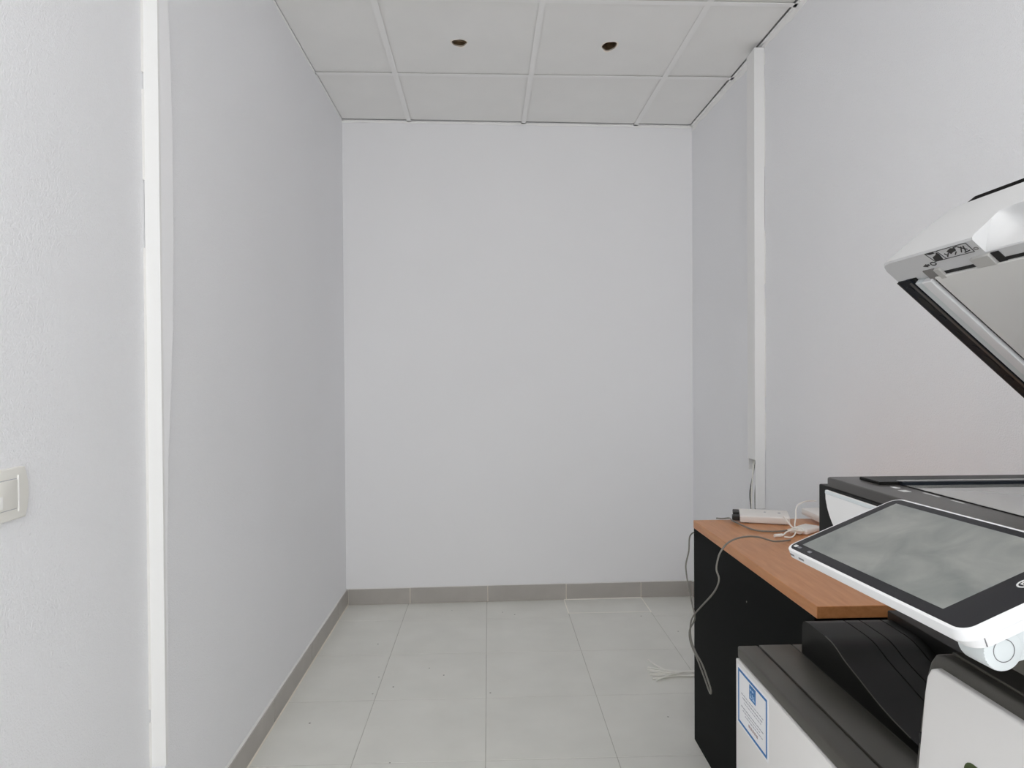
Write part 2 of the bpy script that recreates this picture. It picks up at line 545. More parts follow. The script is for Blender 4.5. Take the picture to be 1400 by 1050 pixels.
holes = {(0, 1): (-0.1095, 2.725, 0.0285, 0.0300, 3), (1, 1): (0.4985, 2.739, 0.0285, 0.0390, 11)}
def hole_tile(p, hole, z0):
    hx, hy, rx, ry, seed = hole
    rnd = random.Random(seed)
    N = 48
    own = bmesh.new()
    ph = [rnd.uniform(0, 6.28) for _ in range(4)]
    def rim(t, k=1.0):
        w_ = 1+0.05*sin(2*t+ph[0])+0.06*sin(3*t+ph[1])+0.03*sin(5*t+ph[2])
        return (hx+rx*k*w_*cos(t), hy+ry*k*w_*sin(t))
    def edge(t):
        c, s = cos(t), sin(t)
        best = None
        for a, b in zip(p, p[1:]+p[:1]):
            ex, ey = b[0]-a[0], b[1]-a[1]
            den = c*ey-s*ex
            if abs(den) < 1e-9:
                continue
            r = ((a[0]-hx)*ey-(a[1]-hy)*ex)/den
            q = ((a[0]-hx)*s-(a[1]-hy)*c)/den
            if r > 0 and -1e-6 <= q <= 1+1e-6 and (best is None or r < best):
                best = r
        return (hx+best*c, hy+best*s)
    ts = sorted([2*pi*k/N for k in range(N)]+[math.atan2(q[1]-hy, q[0]-hx) % (2*pi) for q in p])
    lay = []
    for z in (z0, z0+0.014):
        lay.append(([own.verts.new((*rim(t), z)) for t in ts], [own.verts.new((*edge(t), z)) for t in ts]))
    n = len(ts)
    for k in range(n):
        k2 = (k+1) % n
        (r0, e0), (r1, e1) = lay
        own.faces.new((r0[k], r0[k2], e0[k2], e0[k]))
        own.faces.new((r1[k], e1[k], e1[k2], r1[k2]))
        own.faces.new((r0[k], r1[k], r1[k2], r0[k2]))
        own.faces.new((e0[k], e0[k2], e1[k2], e1[k]))
    # lining can above the hole and chipped rim
    can = bmesh.new()
    A = [can.verts.new((*rim(t, 0.992), z0+0.0005)) for t in ts]
    B = [can.verts.new((*rim(t, 0.95), z0+0.05)) for t in ts]
    for k in range(n):
        can.faces.new((A[k], A[(k+1) % n], B[(k+1) % n], B[k]))
    can.faces.new(B)
    ring = bmesh.new()
    a = [ring.verts.new((*rim(t, 0.985), z0+0.004)) for t in ts]
    b = [ring.verts.new((*rim(t, 1.0), z0-0.0006)) for t in ts]
    c = [ring.verts.new((*rim(t, 1.13+0.09*sin(3*t+ph[3])), z0-0.0003)) for t in ts]
    for k in range(n):
        k2 = (k+1) % n
        ring.faces.new((a[k], b[k], b[k2], a[k2]))
        ring.faces.new((b[k], c[k], c[k2], b[k2]))
    return own, can, ring
for j in range(0, 9):
    for i in range(-1, 3):
        e = 0.0010/0.6
        left = XL if j < 3 else XLN
        jj = j
        p = [G(i+e, jj-e), G(i+e, jj-1+e), G(i+1-e, jj-1+e), G(i+1-e, jj-e)]
        p = clip_room(p, 0.004, left)
        if i == 2:                              # cut short of the wall angle: a dark slit shows
            p = clip(p, 1, -SR+0.0006*(j-2), XR-SR*3.5-0.0162+0.0006*(j-2)*2.4)
        if j == 0:
            k0 = (0.0040, -0.0035, 0.0030, 0.0020)[i+1]
            p = clip(p, -SB+k0, 1, YB-0.0158+k0*(GX+0.6*i+0.3))
        if area(p) < 3e-3:
            continue
        z0 = H+FT+(0.0050 if (i == 2 or j == 0) else 0.0028)
        if (i, j) in holes:
            t_, can, ring = hole_tile(p, holes[(i, j)], z0+0.001)
            to = obj('ceiling_tile', t_, 'tile_ceiling', ce)
            to['label'] = 'ceiling tile with a small round cut-out for a missing downlight'
            obj('hole_lining', can, 'lining', to)
            obj('chipped_rim', ring, 'chipped', to)
            if i == 0:
                hx, hy = holes[(i, j)][:2]
                obj('spring_clip', tube([(hx-0.027, hy+0.006, z0+0.012), (hx-0.012, hy+0.02, z0+0.022), (hx+0.012, hy+0.02, z0+0.02), (hx+0.024, hy+0.008, z0+0.010)], 0.004, 6, 6), 'clip_metal', to, True)
        else:
            tx, ty = random.uniform(-0.003, 0.003), random.uniform(-0.004, 0.004)
            cx = sum(q[0] for q in p)/len(p); cy = sum(q[1] for q in p)/len(p)
            mx = max(abs((q[0]-cx)*tx+(q[1]-cy)*ty) for q in p)
            f = lambda u, v, a, cx=cx, cy=cy, tx=tx, ty=ty, mx=mx: Vector((u, v, z0+mx+(u-cx)*tx+(v-cy)*ty+a))
            obj('ceiling_tile', prism(p, f, 0, 0.014, 0.0012, 1), 'tile_ceiling', ce)

def wall_angle(a, b, nrm, leg, ragged, seed, fw_=0.014):
    rnd = random.Random(seed)
    a, b, nrm = Vector((*a, 0)), Vector((*b, 0)), Vector((*nrm, 0))
    d = (b-a).normalized()
    L = (b-a).length
    f = lambda u, v, s: a+d*s+nrm*u+Vector((0, 0, v))
    own = prism([(0, H), (fw_, H), (fw_, H+FT), (0, H+FT)], f, 0, L)
    n = max(2, int(L/0.045))
    pr = None
    for k in range(n+1):
        s = L*k/n
        z = H-leg-(rnd.uniform(-1, 1)*ragged)
        vs = [own.verts.new(f(0.0002, H, s)), own.verts.new(f(0.0022, H, s)), own.verts.new(f(0.0018, z, s)), own.verts.new(f(0.0002, z-0.001, s))]
        if pr:
            for q in range(4):
                own.faces.new((pr[q], pr[(q+1) % 4], vs[(q+1) % 4], vs[q]))
        pr = vs
    return obj('wall_angle', own, 'tee', ce)
wall_angle((right_x(3.6), back_y(1.1)-0.002), (XL, back_y(XL)-0.002), (nb.x, nb.y), 0.007, 0.003, 1)
wall_angle((XL, back_y(XL)-0.002), (XL, YSTEP+0.08), (1, 0), 0.0015, 0.0006, 3, 0.0055)
wall_angle((right_x(3.59), 3.59), (right_x(REAR), REAR), (nr.x, nr.y), 0.022, 0.007, 2)

# working downlights in the next tiles of the same grid
dls = []
for q, (i, j) in enumerate(((0, 5), (1, 5))):
    cx, cy = G(i+0.5, j-0.5)
    d_ = empty('downlight', (cx, cy, H-0.004))
    tag(d_, ('small round lit downlight in the ceiling tile towards the switch wall', 'small round lit downlight in the ceiling tile above the printer')[q], 'downlight', 'working ceiling downlights')
    n = 32
    own = bmesh.new()
    rg = []
    for r_, z_ in ((0.034, H-0.001), (0.036, H-0.004), (0.043, H-0.004), (0.045, H+0.0015)):
        rg.append([own.verts.new((cx+r_*cos(2*pi*k/n), cy+r_*sin(2*pi*k/n), z_)) for k in range(n)])
    for A_, B_ in zip(rg, rg[1:]):
        for k in range(n):
            own.faces.new((A_[k], A_[(k+1) % n], B_[(k+1) % n], B_[k]))
    obj('trim_ring', own, 'pvc', d_, True)
    obj('lens', disc((cx, cy, H-0.0008), (0, 0, 1), 0.0338, 0.002, 24), 'lamp_lens', d_)
    ld = bpy.data.lights.new('downlight_lamp', 'AREA')
    ld.shape = 'DISK'
    ld.size = 0.064
    ld.energy = LAMP_W
    ld.color = (1.0, 0.985, 0.96)
    lo_ = bpy.data.objects.new('downlight_lamp', ld)
    C.objects.link(lo_)
    lo_.parent = d_
    lo_.location = (0, 0, -0.001)

# white trim on the step of the left wall
tr = empty('trim_1', (-0.766, YSTEP, 0.29))
tag(tr, 'narrow white vertical trim covering the step in the side wall', 'trim', kind='structure')
TF = -0.7500
obj('trim_board', box(XLN+0.0012, TF, YSTEP-0.006, YSTEP+0.004, 0.297, H-0.002, 0.0012, 2), 'pvc2', tr)
zz = [2.527, 2.06, 1.95, 1.80, 1.60, 1.45, 1.30, 1.15, 1.0, 0.8, 0.297]
ww = [0.032, 0.034, 0.040, 0.045, 0.046, 0.043, 0.038, 0.028, 0.016, 0.008, 0.005]
poly = [(YSTEP+0.003, z) for z in zz]+[(YSTEP+0.003+wd, z) for z, wd in zip(zz[::-1], ww[::-1])]
own = bmesh.new()
prv = None
for z, wd in zip(zz, ww):
    vs = [own.verts.new((XL-0.001, YSTEP+0.003, z)), own.verts.new((TF-0.0003, YSTEP+0.003, z)), own.verts.new((TF-0.0003+wd*0.14, YSTEP+0.003+wd, z)), own.verts.new((XL-0.001, YSTEP+0.004+wd, z))]
    if prv:
        for q in range(4):
            own.faces.new((prv[q], prv[(q+1) % 4], vs[(q+1) % 4], vs[q]))
    else:
        own.faces.new(vs)
    prv = vs
own.faces.new(prv[::-1])
obj('plaster_fillet', own, 'wall_smooth', tr)
for z0, z1 in ((0.297, 0.40), (0.43, 1.49), (1.645, 1.85), (1.89, H-0.002)):
    obj('caulk_line', prism([(XLN, YSTEP-0.011), (XLN+0.0035, YSTEP-0.006), (XLN+0.0035, YSTEP-0.001), (XLN, YSTEP-0.001)], XY, z0, z1), 'caulk', tr)

# cable trunking on the right wall
TY0, TY1, TX = 2.6923, 2.7692, 1.0779
tk = empty('cable_trunking', (1.098, (TY0+TY1)/2, 0.649))
tag(tk, 'white vertical cable trunking running down the side wall to above the cabinet', 'trunking')
wx = right_x(TY0)-0.0015
ZT = H-0.016
obj('channel_side', box(TX, wx, TY0, TY0+0.003, 0.649, ZT, 0.0008, 1), 'pvc', tk)
obj('channel_side', box(TX+0.001, wx, TY1-0.003, TY1, 0.80, ZT, 0.0008, 1), 'pvc', tk)
obj('channel_back', box(wx-0.003, wx, TY0+0.003, TY1-0.003, 0.70, ZT), 'pvc', tk)
obj('channel_cover', box(TX-0.002, TX, TY0-0.0006, TY1+0.0006, 0.846, ZT-0.004, 0.0008, 1), 'pvc', tk)
for z0, z1 in ((0.89, 1.04), (1.10, 1.50), (1.56, 1.77), (2.03, 2.38), (2.44, 2.49)):
    obj('caulk_line', prism([(wx-0.002, TY0+0.002), (wx-0.001, TY0-0.0015), (wx+0.0015, TY0-0.004), (wx+0.0015, TY0+0.002)], XY, z0, z1), 'caulk', tk)
for k, (dx, dy, e) in enumerate(((0.008, 0.030, 0.012), (0.016, 0.044, 0.02), (0.012, 0.056, 0.004), (0.022, 0.036, 0.008))):
    x, y = TX+dx, TY0+dy
    obj('wire', tube([(x+0.006, y, 1.0), (x+0.002, y+0.002, 0.86), (x-e*0.4, y+0.006-0.003*k, 0.78), (x-e, y+0.004, 0.70), (x-e*0.4, y+0.012, 0.60), (x, y+0.02, 0.45)], 0.0024, 7, 6),
        ('cable_pale', 'cable_black', 'cable_pale', 'cable_grey')[k], tk, True)

# light switch on the near left wall
sy, sz = 1.1140, 1.0037
sw = empty('light_switch', (XLN, sy, sz-0.042))
tag(sw, 'cream square light switch with a wide rocker on the pale wall', 'light switch')
def bulge(hw_, hh, b, n=10):
    pts = []
    for k in range(n+1):
        t = -1+2*k/n
        pts.append((hw_+b*(1-t*t), t*hh))
    for k in range(n+1):
        t = 1-2*k/n
        pts.append((-hw_-b*(1-t*t), t*hh))
    return pts
F_ = lambda u, v, a: Vector((XLN+0.0002+a, sy+u, sz+v))
obj('cover_plate', prism(bulge(0.040, 0.0425, 0.0095), F_, 0.008, 0, 0.0025, 3, which='a0'), 'switch', sw, True)
obj('inner_frame', prism(rrect(-0.032, 0.0190, -0.0250, 0.0250, 0.001, 2), F_, 0.0082, 0.0070), 'ink_grey', sw)
obj('rocker', prism(rrect(-0.0315, 0.0183, -0.0238, 0.0238, 0.001, 2), F_, 0.0100, 0.0075, 0.0008, 2, which='a0'), 'switch', sw, True)
obj('side_ridge', prism(bulge(0.0007, 0.030, 0.0014), lambda u, v, a: F_(u+0.0218, v, a), 0.0098, 0.007, 0.0006, 1, which='a0'), 'switch_white', sw, True)
obj('indicator_window', prism(rrect(-0.0300, -0.0165, -0.020, 0.000, 0.0008, 2), F_, 0.0106, 0.0090), 'switch_white', sw)

# ------------------------------------------------------------------ cabinet
CX0, CX1, CY0, CY1, CT = 0.6647, 1.112, 1.345, 2.1745, 0.7185
cb = empty('low_cabinet', ((CX0+CX1)/2, (CY0+CY1)/2, 0))
tag(cb, 'low black cabinet with a cherry wood top against the side wall', 'cabinet')
obj('cabinet_top', box(CX0, CX1, CY0, CY1, CT-0.0255, CT, 0.0015, 2), 'wood', cb)
obj('long_panel', box(CX0+0.001, CX0+0.019, CY0+0.012, CY1-0.002, 0.0, CT-0.0257), 'cab_black', cb)
obj('end_panel', box(CX0+0.0195, CX1-0.01, CY1-0.021, CY1-0.003, 0.0, CT-0.0257), 'cab_black', cb)
obj('end_panel', box(CX0+0.0195, CX1-0.01, CY0+0.013, CY0+0.031, 0.0, CT-0.0257), 'cab_black', cb)
obj('rear_panel', box(CX1-0.028, CX1-0.011, CY0+0.0315, CY1-0.0215, 0.0, CT-0.0257), 'cab_black', cb)
obj('bottom_board', box(CX0+0.0195, CX1-0.0285, CY0+0.0315, CY1-0.0215, 0.05, 0.068), 'cab_black', cb)
lk = disc((CX0+0.0012, 1.722, 0.602), (-1, 0, 0), 0.0022, 0.0010, 12)
obj('screw_cap', lk, 'ink_mid', cb)

# ------------------------------------------------------------------ printer
PR = empty('office_printer', (0.78, 0.77, 0))
tag(PR, 'large black and white office printer with its scanner lid raised', 'printer')
# main body and door
side = [(0.25, 0.05), (0.757, 0.05), (0.757, 0.69), (0.7445, 0.7428), (0.7341, 0.8066), (0.7252, 0.8563), (0.7185, 0.8755), (0.7105, 0.8865), (0.6990, 0.8906), (0.25, 0.8906)]
body = obj('main_body', prism(side, YZ, 0.48, 1.08, 0.005, 3, which='a0'), 'charcoal', PR, True)
door = [(0.262, 0.12), (0.737, 0.12), (0.737, 0.70), (0.7285, 0.7519), (0.7166, 0.8435), (0.7125, 0.8625), (0.7070, 0.8720), (0.6985, 0.8765), (0.5878, 0.8774), (0.262, 0.8774)]
dr = obj('front_door', prism(door, YZ, 0.473, 0.484, 0.003, 3, which='a0'), 'door_white', PR, True)
obj('latch_notch', box(0.4735, 0.4795, 0.7225, 0.7262, 0.782, 0.794), 'deep_black', dr)
gp = rrect(0.585, 0.654, 0.765, 0.8065, 0.012, 5)
obj('green_label', prism(gp, YZ, 0.4722, 0.4735), 'green', dr)
obj('body_top', box(0.492, 1.07, 0.255, 0.70, 0.8906, 0.8935, 0.001, 1), 'charcoal', body)
for x, y in ((0.53, 0.30), (0.53, 1.24), (1.02, 0.30), (1.02, 1.24)):
    f_ = disc((x, y, 0.0), (0, 0, 1), 0.026, 0.05, 20)
    obj('foot', f_, 'feet', PR)

# finisher beside the body
fi = obj('finisher', box(0.490, 1.05, 0.758, 1.296, 0.05, 0.636, 0.002, 1), 'black_plastic', PR)
fd = obj('finisher_door', box(0.480, 0.4905, 0.758, 1.2985, 0.06, 0.6370, 0.0018, 2), 'door_white', PR, True)
for x0, x1 in ((0.4835, 0.5240), (0.5265, 0.5905), (0.5930, 1.05)):
    obj('top_strip', box(x0, x1, 0.758, 1.300, 0.6372, 0.6607, 0.004 if x0 < 0.5 else 0.0008, 3), 'charcoal', fi, True)
prof = [(1.2595, 0.6608), (1.2580, 0.7130), (1.2545, 0.7215), (1.2460, 0.7258), (1.2300, 0.7268), (1.1700, 0.7262), (1.1500, 0.7245), (1.1370, 0.7215), (1.1240, 0.7170),
        (1.1089, 0.7110), (1.0850, 0.7045), (1.0597, 0.6985), (1.0146, 0.6870), (0.9730, 0.6795), (0.9280, 0.6745), (0.7580, 0.6700), (0.7580, 0.6608)]
tray = bmesh.new()
for x0, x1 in ((0.593, 0.6660), (0.6680, 0.6958), (0.6978, 0.7362), (0.7382, 0.7565)):
    prism(prof, YZ, x0, x1, bm=tray)
obj('paper_tray', tray, 'black_plastic', PR, True)
ridge = [(y, z+0.0004) for y, z in prof[5:15]]
rb = tube([(0.5932, y, z) for y, z in ridge], 0.0009, 6, 4)
obj('tray_edge', rb, 'charcoal', PR, True)
obj('tray_guide', box(0.757, 1.05, 0.758, 1.257, 0.6608, 0.7405, 0.003, 2), 'black_plastic', PR, True)
obj('scanner_support', box(0.80, 1.05, 0.70, 0.93, 0.7406, 0.9298, 0.003, 2), 'charcoal', PR)
obj('scanner_support', box(0.80, 1.05, 0.27, 0.65, 0.8936, 0.9298, 0.003, 2), 'charcoal', PR)

# scanner unit
sc = obj('scanner_body', box(0.4775, 1.06, 0.25, 0.9605, 0.93, 1.0322, 0.002, 2), 'black_plastic', PR)
wp = [(0.26, 1.0275), (0.9350, 1.0275), (0.9340, 1.0150), (0.9300, 1.0040), (0.9240, 0.9940), (0.9155, 0.9840), (0.9040, 0.9750), (0.8880, 0.9680), (0.26, 0.9680)]
obj('scanner_front', prism(wp, YZ, 0.4735, 0.4785, 0.0015, 2, which='a0'), 'white_plastic', sc, True)
obj('grey_band', box(0.4728, 0.4760, 0.262, 0.9335, 1.0225, 1.0272, 0.0005, 1), 'bracket', sc)
rim = prism(rrect(0.4785, 1.06, 0.25, 0.9430, 0.008, 5), XY, 1.0450, 1.0324, 0.0025, 3, which='a0')
rm = obj('scanner_rim', rim, 'rim', PR, True)
obj('scan_glass', box(0.5385, 0.86, 0.30, 0.8555, 1.0440, 1.0458), 'glass_bed', rm)
obj('glass_border', box(0.5372, 0.5384, 0.30, 0.8575, 1.0440, 1.0462), 'deep_black', rm)
obj('glass_border', box(0.5372, 0.86, 0.8556, 0.8640, 1.0440, 1.0500, 0.0005, 1), 'black_gloss', rm)
obj('feeder_slit_frame', box(0.512, 0.86, 0.8660, 0.9150, 1.0440, 1.0490, 0.001, 1), 'black_plastic', rm)
obj('feeder_slit_glass', box(0.540, 0.85, 0.8690, 0.8760, 1.0485, 1.0496), 'glass_bed', rm)
for x, y, lx, ly in ((0.516, 0.838, 0.006, 0.012), (0.510, 0.812, 0.010, 0.012), (0.529, 0.775, 0.003, 0.03), (0.529, 0.735, 0.003, 0.02)):
    obj('paper_size_mark', box(x, x+lx, y, y+ly, 1.0448, 1.0453), 'icon', rm)
for y in (0.34, 0.86):
    h_ = disc((0.8950, y-0.03, 1.0525), (0, 1, 0), 0.012, 0.06, 20)
    obj('hinge', h_, 'black_plastic', PR)

# lid, hinged along y near the side wall and opened 41.5 degrees
AL = radians(41.47)
HX, HZ = 0.8896, 1.0513
U = Vector((-cos(AL), 0, sin(AL)))
Nn = Vector((sin(AL), 0, cos(AL)))
def LP(u, n, y):
    return Vector((HX, 0, HZ))+U*u+Nn*n+Vector((0, y, 0))
YF, YR_, YN = 0.9416, 0.7594, 0.27
far_y = lambda n: YF-max(0.0, n-0.002)*0.22
def lidloft(prof, y0, y1, bm=None):
    own = bmesh.new()
    A = [own.verts.new(LP(u, n, y0)) for u, n in prof]
    if y1 == YF:
        sections = []
        for k, dy in enumerate((0.022, 0.010, 0.004, 0.0)):
            sh = (0.0, 0.0012, 0.004, 0.012)[k]
            sections.append([own.verts.new(LP(u-(sh if u > 0.40 else 0), n-(sh*0.5 if n > 0.1 else 0), far_y(n)-dy)) for u, n in prof])
    else:
        sections = [[own.verts.new(LP(u, n, y1)) for u, n in prof]]
    own.faces.new(A)
    prv = A
    n_ = len(prof)
    for B in sections:
        for i in range(n_):
            own.faces.new((prv[i], B[i], B[(i+1) % n_], prv[(i+1) % n_]))
        prv = B
    own.faces.new(prv[::-1])
    return merge(bm, own)
full = [(0.03, 0.004), (0.409, 0.004), (0.409, 0.0), (0.4425, 0.0), (0.4450, 0.002), (0.4455, 0.006), (0.4400, 0.060), (0.4330, 0.105), (0.4280, 0.1150), (0.4180, 0.1200), (0.03, 0.1200)]
cut = [(0.03, 0.004), (0.409, 0.004), (0.409, 0.0), (0.4215, 0.0), (0.4228, 0.0015), (0.4215, 0.012), (0.4205, 0.024), (0.4215, 0.034), (0.4255, 0.0410), (0.4320, 0.0455), (0.4385, 0.0475), (0.4410, 0.0500), (0.4400, 0.060), (0.4330, 0.105), (0.4280, 0.1150), (0.4180, 0.1200), (0.03, 0.1200)]
def out_u(n):
    return 0.4455-0.0055*max(0, n-0.006)/0.054
lb = lidloft(full, YR_, YF)
# the grip: its flank runs in gradually towards the top
own = bmesh.new()
secs = []
for y, f0 in ((YR_-0.0001, 1.0), (YR_-0.006, 0.72), (YR_-0.012, 0.45), (YR_-0.018, 0.22), (YR_-0.025, 0.06), (YR_-0.032, 0.0), (YN, 0.0)):
    vs = []
    for i, (u, n) in enumerate(cut):
        if 5 <= i <= 10:
            k_ = f0*min(1.0, n/0.034)
            u = u+(out_u(n)-u)*k_
        vs.append(own.verts.new(LP(u, n, y)))
    secs.append(vs)
own.faces.new(secs[0]); own.faces.new(secs[-1][::-1])
for A_, B_ in zip(secs, secs[1:]):
    for i in range(len(cut)):
        own.faces.new((A_[i], A_[(i+1) % len(cut)], B_[(i+1) % len(cut)], B_[i]))
merge(lb, own)
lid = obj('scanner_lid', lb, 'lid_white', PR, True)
LB = lambda u, v, a: LP(u, a, v)     # outline in (u, y), swept in n
def lbox(u0, u1, y0, y1, n0, n1, bev=0.0, bm=None):
    return prism([(u0, y0), (u1, y0), (u1, y1), (u0, y1)], LB, n0, n1, bev, 2, bm)
gs = obj('lid_gasket', lbox(0.035, 0.4085, 0.9120, 0.9412, -0.0025, 0.004, 0.001), 'black_gloss', lid)
obj('gasket_ridge', lbox(0.035, 0.4030, 0.9135, 0.9190, -0.0036, -0.0020, 0.0005), 'rim', gs)
obj('gasket_lip', lbox(0.035, 0.4085, 0.9392, 0.9412, -0.0034, -0.0020, 0.0003), 'rim', gs)
obj('pad_black_strip', lbox(0.035, 0.4085, 0.9080, 0.9118, -0.0005, 0.004), 'deep_black', lid)  # solid black strips dividing gasket, guide, pad and lip
k = 0
for u, lu, ly in ((0.392, 0.012, 0.008), (0.362, 0.030, 0.009), (0.332, 0.012, 0.008), (0.300, 0.010, 0.004), (0.268, 0.012, 0.008), (0.236, 0.032, 0.009), (0.202, 0.014, 0.008), (0.176, 0.014, 0.009), (0.150, 0.016, 0.008), (0.112, 0.03, 0.009)):
    pts = [(u+lu/2*cos(2*pi*t/16), 0.9290+ly*0.8*sin(2*pi*t/16)) for t in range(16)]
    obj('gasket_recess', prism(pts, LB, -0.0032, -0.0020, 0.0004, 1), 'deep_black' if k % 2 else 'black_gloss', gs)
    k += 1
obj('feed_roller_guide', lbox(0.035, 0.402, 0.8915, 0.9075, -0.0040, 0.004, 0.001), 'bracket', lid)
obj('feed_roller_guide', lbox(0.035, 0.402, 0.8725, 0.8912, -0.0062, 0.004, 0.001), 'panel_white', lid)
obj('pad_black_strip', lbox(0.035, 0.4088, 0.8655, 0.8722, -0.0005, 0.004), 'deep_black', lid)
obj('pad_black_strip', lbox(0.4045, 0.4088, 0.28, 0.8655, -0.0005, 0.004), 'deep_black', lid)
obj('platen_pad', lbox(0.035, 0.4040, 0.28, 0.8650, -0.0035, 0.004, 0.0008), 'pad', lid)
obj('lid_tab', lbox(0.399, 0.417, 0.8550, 0.8770, -0.0015, 0.0005, 0.0004), 'ink_mid', lid)
obj('lid_tab', lbox(0.400, 0.4165, 0.8440, 0.8540, -0.0040, 0.0005, 0.0006), 'tab_grey', lid)
obj('lid_tab', lbox(0.404, 0.4195, 0.755, 0.785, -0.0045, 0.0005, 0.0006), 'tab_grey', lid)
obj('lid_tab', lbox(0.403, 0.4195, 0.742, 0.754, -0.0012, 0.0005, 0.0003), 'deep_black', lid)
# pictogram label on the lip of the lid
lab = bmesh.new()
def lline(u0, y0, u1, y1, t, bm):
    d = Vector((u1-u0, y1-y0)).normalized()
    n = Vector((-d.y, d.x))*t/2
    prism([(u0+n.x, y0+n.y), (u1+n.x, y1+n.y), (u1-n.x, y1-n.y), (u0-n.x, y0-n.y)], LB, -0.0005, 0.0001, bm=bm)
lu0, lu1, ly0, ly1 = 0.4265, 0.4415, 0.7720, 0.8455
for a in ((lu0, ly0, lu1, ly0), (lu1, ly0, lu1, ly1), (lu1, ly1, lu0, ly1-0.004), (lu0, ly1-0.004, lu0, ly0)):
    lline(*a, 0.0007, lab)
lline(lu0, 0.820, lu1, 0.8235, 0.0006, lab)
prism([(0.4268, 0.826), (0.4268, 0.8405), (0.4340, 0.838), (0.4365, 0.8295), (0.4395, 0.826), (0.4360, 0.824)], LB, -0.0006, 0.0001, bm=lab)
prism([(0.4405, 0.844), (0.4412, 0.831), (0.4390, 0.829), (0.4385, 0.838)], LB, -0.0006, 0.0001, bm=lab)
prism([(0.4315, 0.806), (0.4370, 0.809), (0.4400, 0.800), (0.4380, 0.793), (0.4345, 0.795), (0.4335, 0.801)], LB, -0.0006, 0.0001, bm=lab)
for a in ((0.4285, 0.816, 0.4340, 0.809), (0.4300, 0.813, 0.4345, 0.816), (0.4290, 0.802, 0.4330, 0.796), (0.4395, 0.795, 0.4400, 0.788),
          (0.4300, 0.790, 0.4380, 0.783), (0.4295, 0.783, 0.4385, 0.779), (0.4320, 0.778, 0.4390, 0.788), (0.4285, 0.786, 0.4300, 0.776)):
    lline(*a, 0.0013, lab)
obj('pictogram_label', lab, 'ink_black', lid)
ic = bmesh.new()
prism([(0.4235, 0.8690), (0.4262, 0.8610), (0.4252, 0.8610), (0.4250, 0.8560), (0.4225, 0.8560), (0.4220, 0.8610), (0.4208, 0.8610)], LB, -0.0006, 0.0001, bm=ic)
for t in range(14):
    a0, a1 = 2*pi*t/14, 2*pi*(t+1)/14
    lline(0.4240+0.0026*cos(a0), 0.8480+0.0048*sin(a0), 0.4240+0.0026*cos(a1), 0.8480+0.0048*sin(a1), 0.0014, ic)
obj('arrow_icon', ic, 'ink_black', lid)
ic = bmesh.new()
for t in range(10):
    a0, a1 = 2*pi*t/10, 2*pi*(t+1)/10
    lline(0.4300+0.0018*cos(a0), 0.7660+0.0032*sin(a0), 0.4300+0.0018*cos(a1), 0.7660+0.0032*sin(a1), 0.0010, ic)
obj('round_icon', ic, 'ink_mid', lid)
# black feeder tray on top of the lid
ft = bmesh.new()
tp = [(0.06, 0.1205), (0.417, 0.1205), (0.4235, 0.1225), (0.4265, 0.1265), (0.4200, 0.1285), (0.06, 0.1285)]
prism(tp, LP if False else (lambda u, v, a: LP(u, v, a)), YN+0.02, 0.885, bm=ft)
A = [ft.verts.new(LP(u, v, 0.8851)) for u, v in tp]
B = [ft.verts.new(LP(u-0.006 if u > 0.1 else u, 0.1205+(v-0.1205)*0.25, 0.9125)) for u, v in tp]
for i in range(6):
    ft.faces.new((A[i], A[(i+1) % 6], B[(i+1) % 6], B[i]))
ft.faces.new(B)
obj('feeder_tray', ft, 'black_plastic', lid)

# tilting control panel
ty, tt, trl = 0.069, 0.368, 0.004
T0 = Vector((0.34, 0.767, 0.991))
EX = Vector((sin(ty)*cos(trl), -cos(ty)*cos(trl), sin(trl)))
EY = Vector((cos(ty)*cos(tt), sin(ty)*cos(tt), sin(tt)))
EN = EX.cross(EY)
KT = 0.965                                    # the panel's size: 260 x 145 mm
T0 = Vector((0.3281, 0.7402, 0.9980))
TP = lambda a, b, h: T0+(EX*a+EY*b+EN*h)*KT
TL, TD = 0.270, 0.150
cp = obj('control_panel', prism(rrect(0, TL, 0, TD, 0.014, 6), TP, 0.0, -0.0095, 0.0012, 2, which='a0'), 'panel_white', PR, True)
obj('panel_glass', prism(rrect(0.0034, TL-0.0034, 0.0034, TD-0.0034, 0.0108, 6), TP, 0.0002, -0.0012), 'bezel', cp)
obj('touch_screen', prism(rrect(0.0155, 0.2315, 0.0155, 0.1375, 0.0004, 1), TP, 0.0005, 0.0001), 'screen', cp)
hb = prism(rrect(0.003, TL-0.0002, 0.0025, TD-0.004, 0.013, 5),
           lambda a, b, h: TP(a+(0.004 if h < -0.012 and a < 0.1 else 0), b+(0.004 if b < 0.05 else -0.004)*(1 if h < -0.012 else 0), h if h > -0.012 else -0.0105-0.0075*a/TL), -0.0097, -0.02)
rh = obj('rear_housing', hb, 'panel_white', cp, True)
obj('housing_seam', prism([(TL-0.0060, 0.0150), (TL+0.0001, 0.0150), (TL+0.0001, 0.0156), (TL-0.0060, 0.0156)], TP, -0.0100, -0.0172), 'icon_dim', rh)
for a, b, la, lb_, m_ in ((0.0085, 0.0075, 0.006, 0.0042, 'icon'), (0.0165, 0.0078, 0.006, 0.0034, 'icon_dim'), (0.0360, 0.0080, 0.007, 0.0036, 'icon_dim')):
    obj('panel_icon', prism(rrect(a, a+la, b, b+lb_, 0.0012, 3), TP, 0.0005, 0.0001), m_, cp)
hm = bmesh.new()
for t in range(28):
    a0, a1 = 2*pi*t/28, 2*pi*(t+1)/28
    c0 = Vector((0.2465, 0.0800))
    q = [(c0.x+0.0052*cos(x)*r_, c0.y+0.0078*sin(x)*r_) for x, r_ in ((a0, 1), (a1, 1), (a1, 0.80), (a0, 0.80))]
    prism(q, TP, 0.0006, 0.0001, bm=hm)
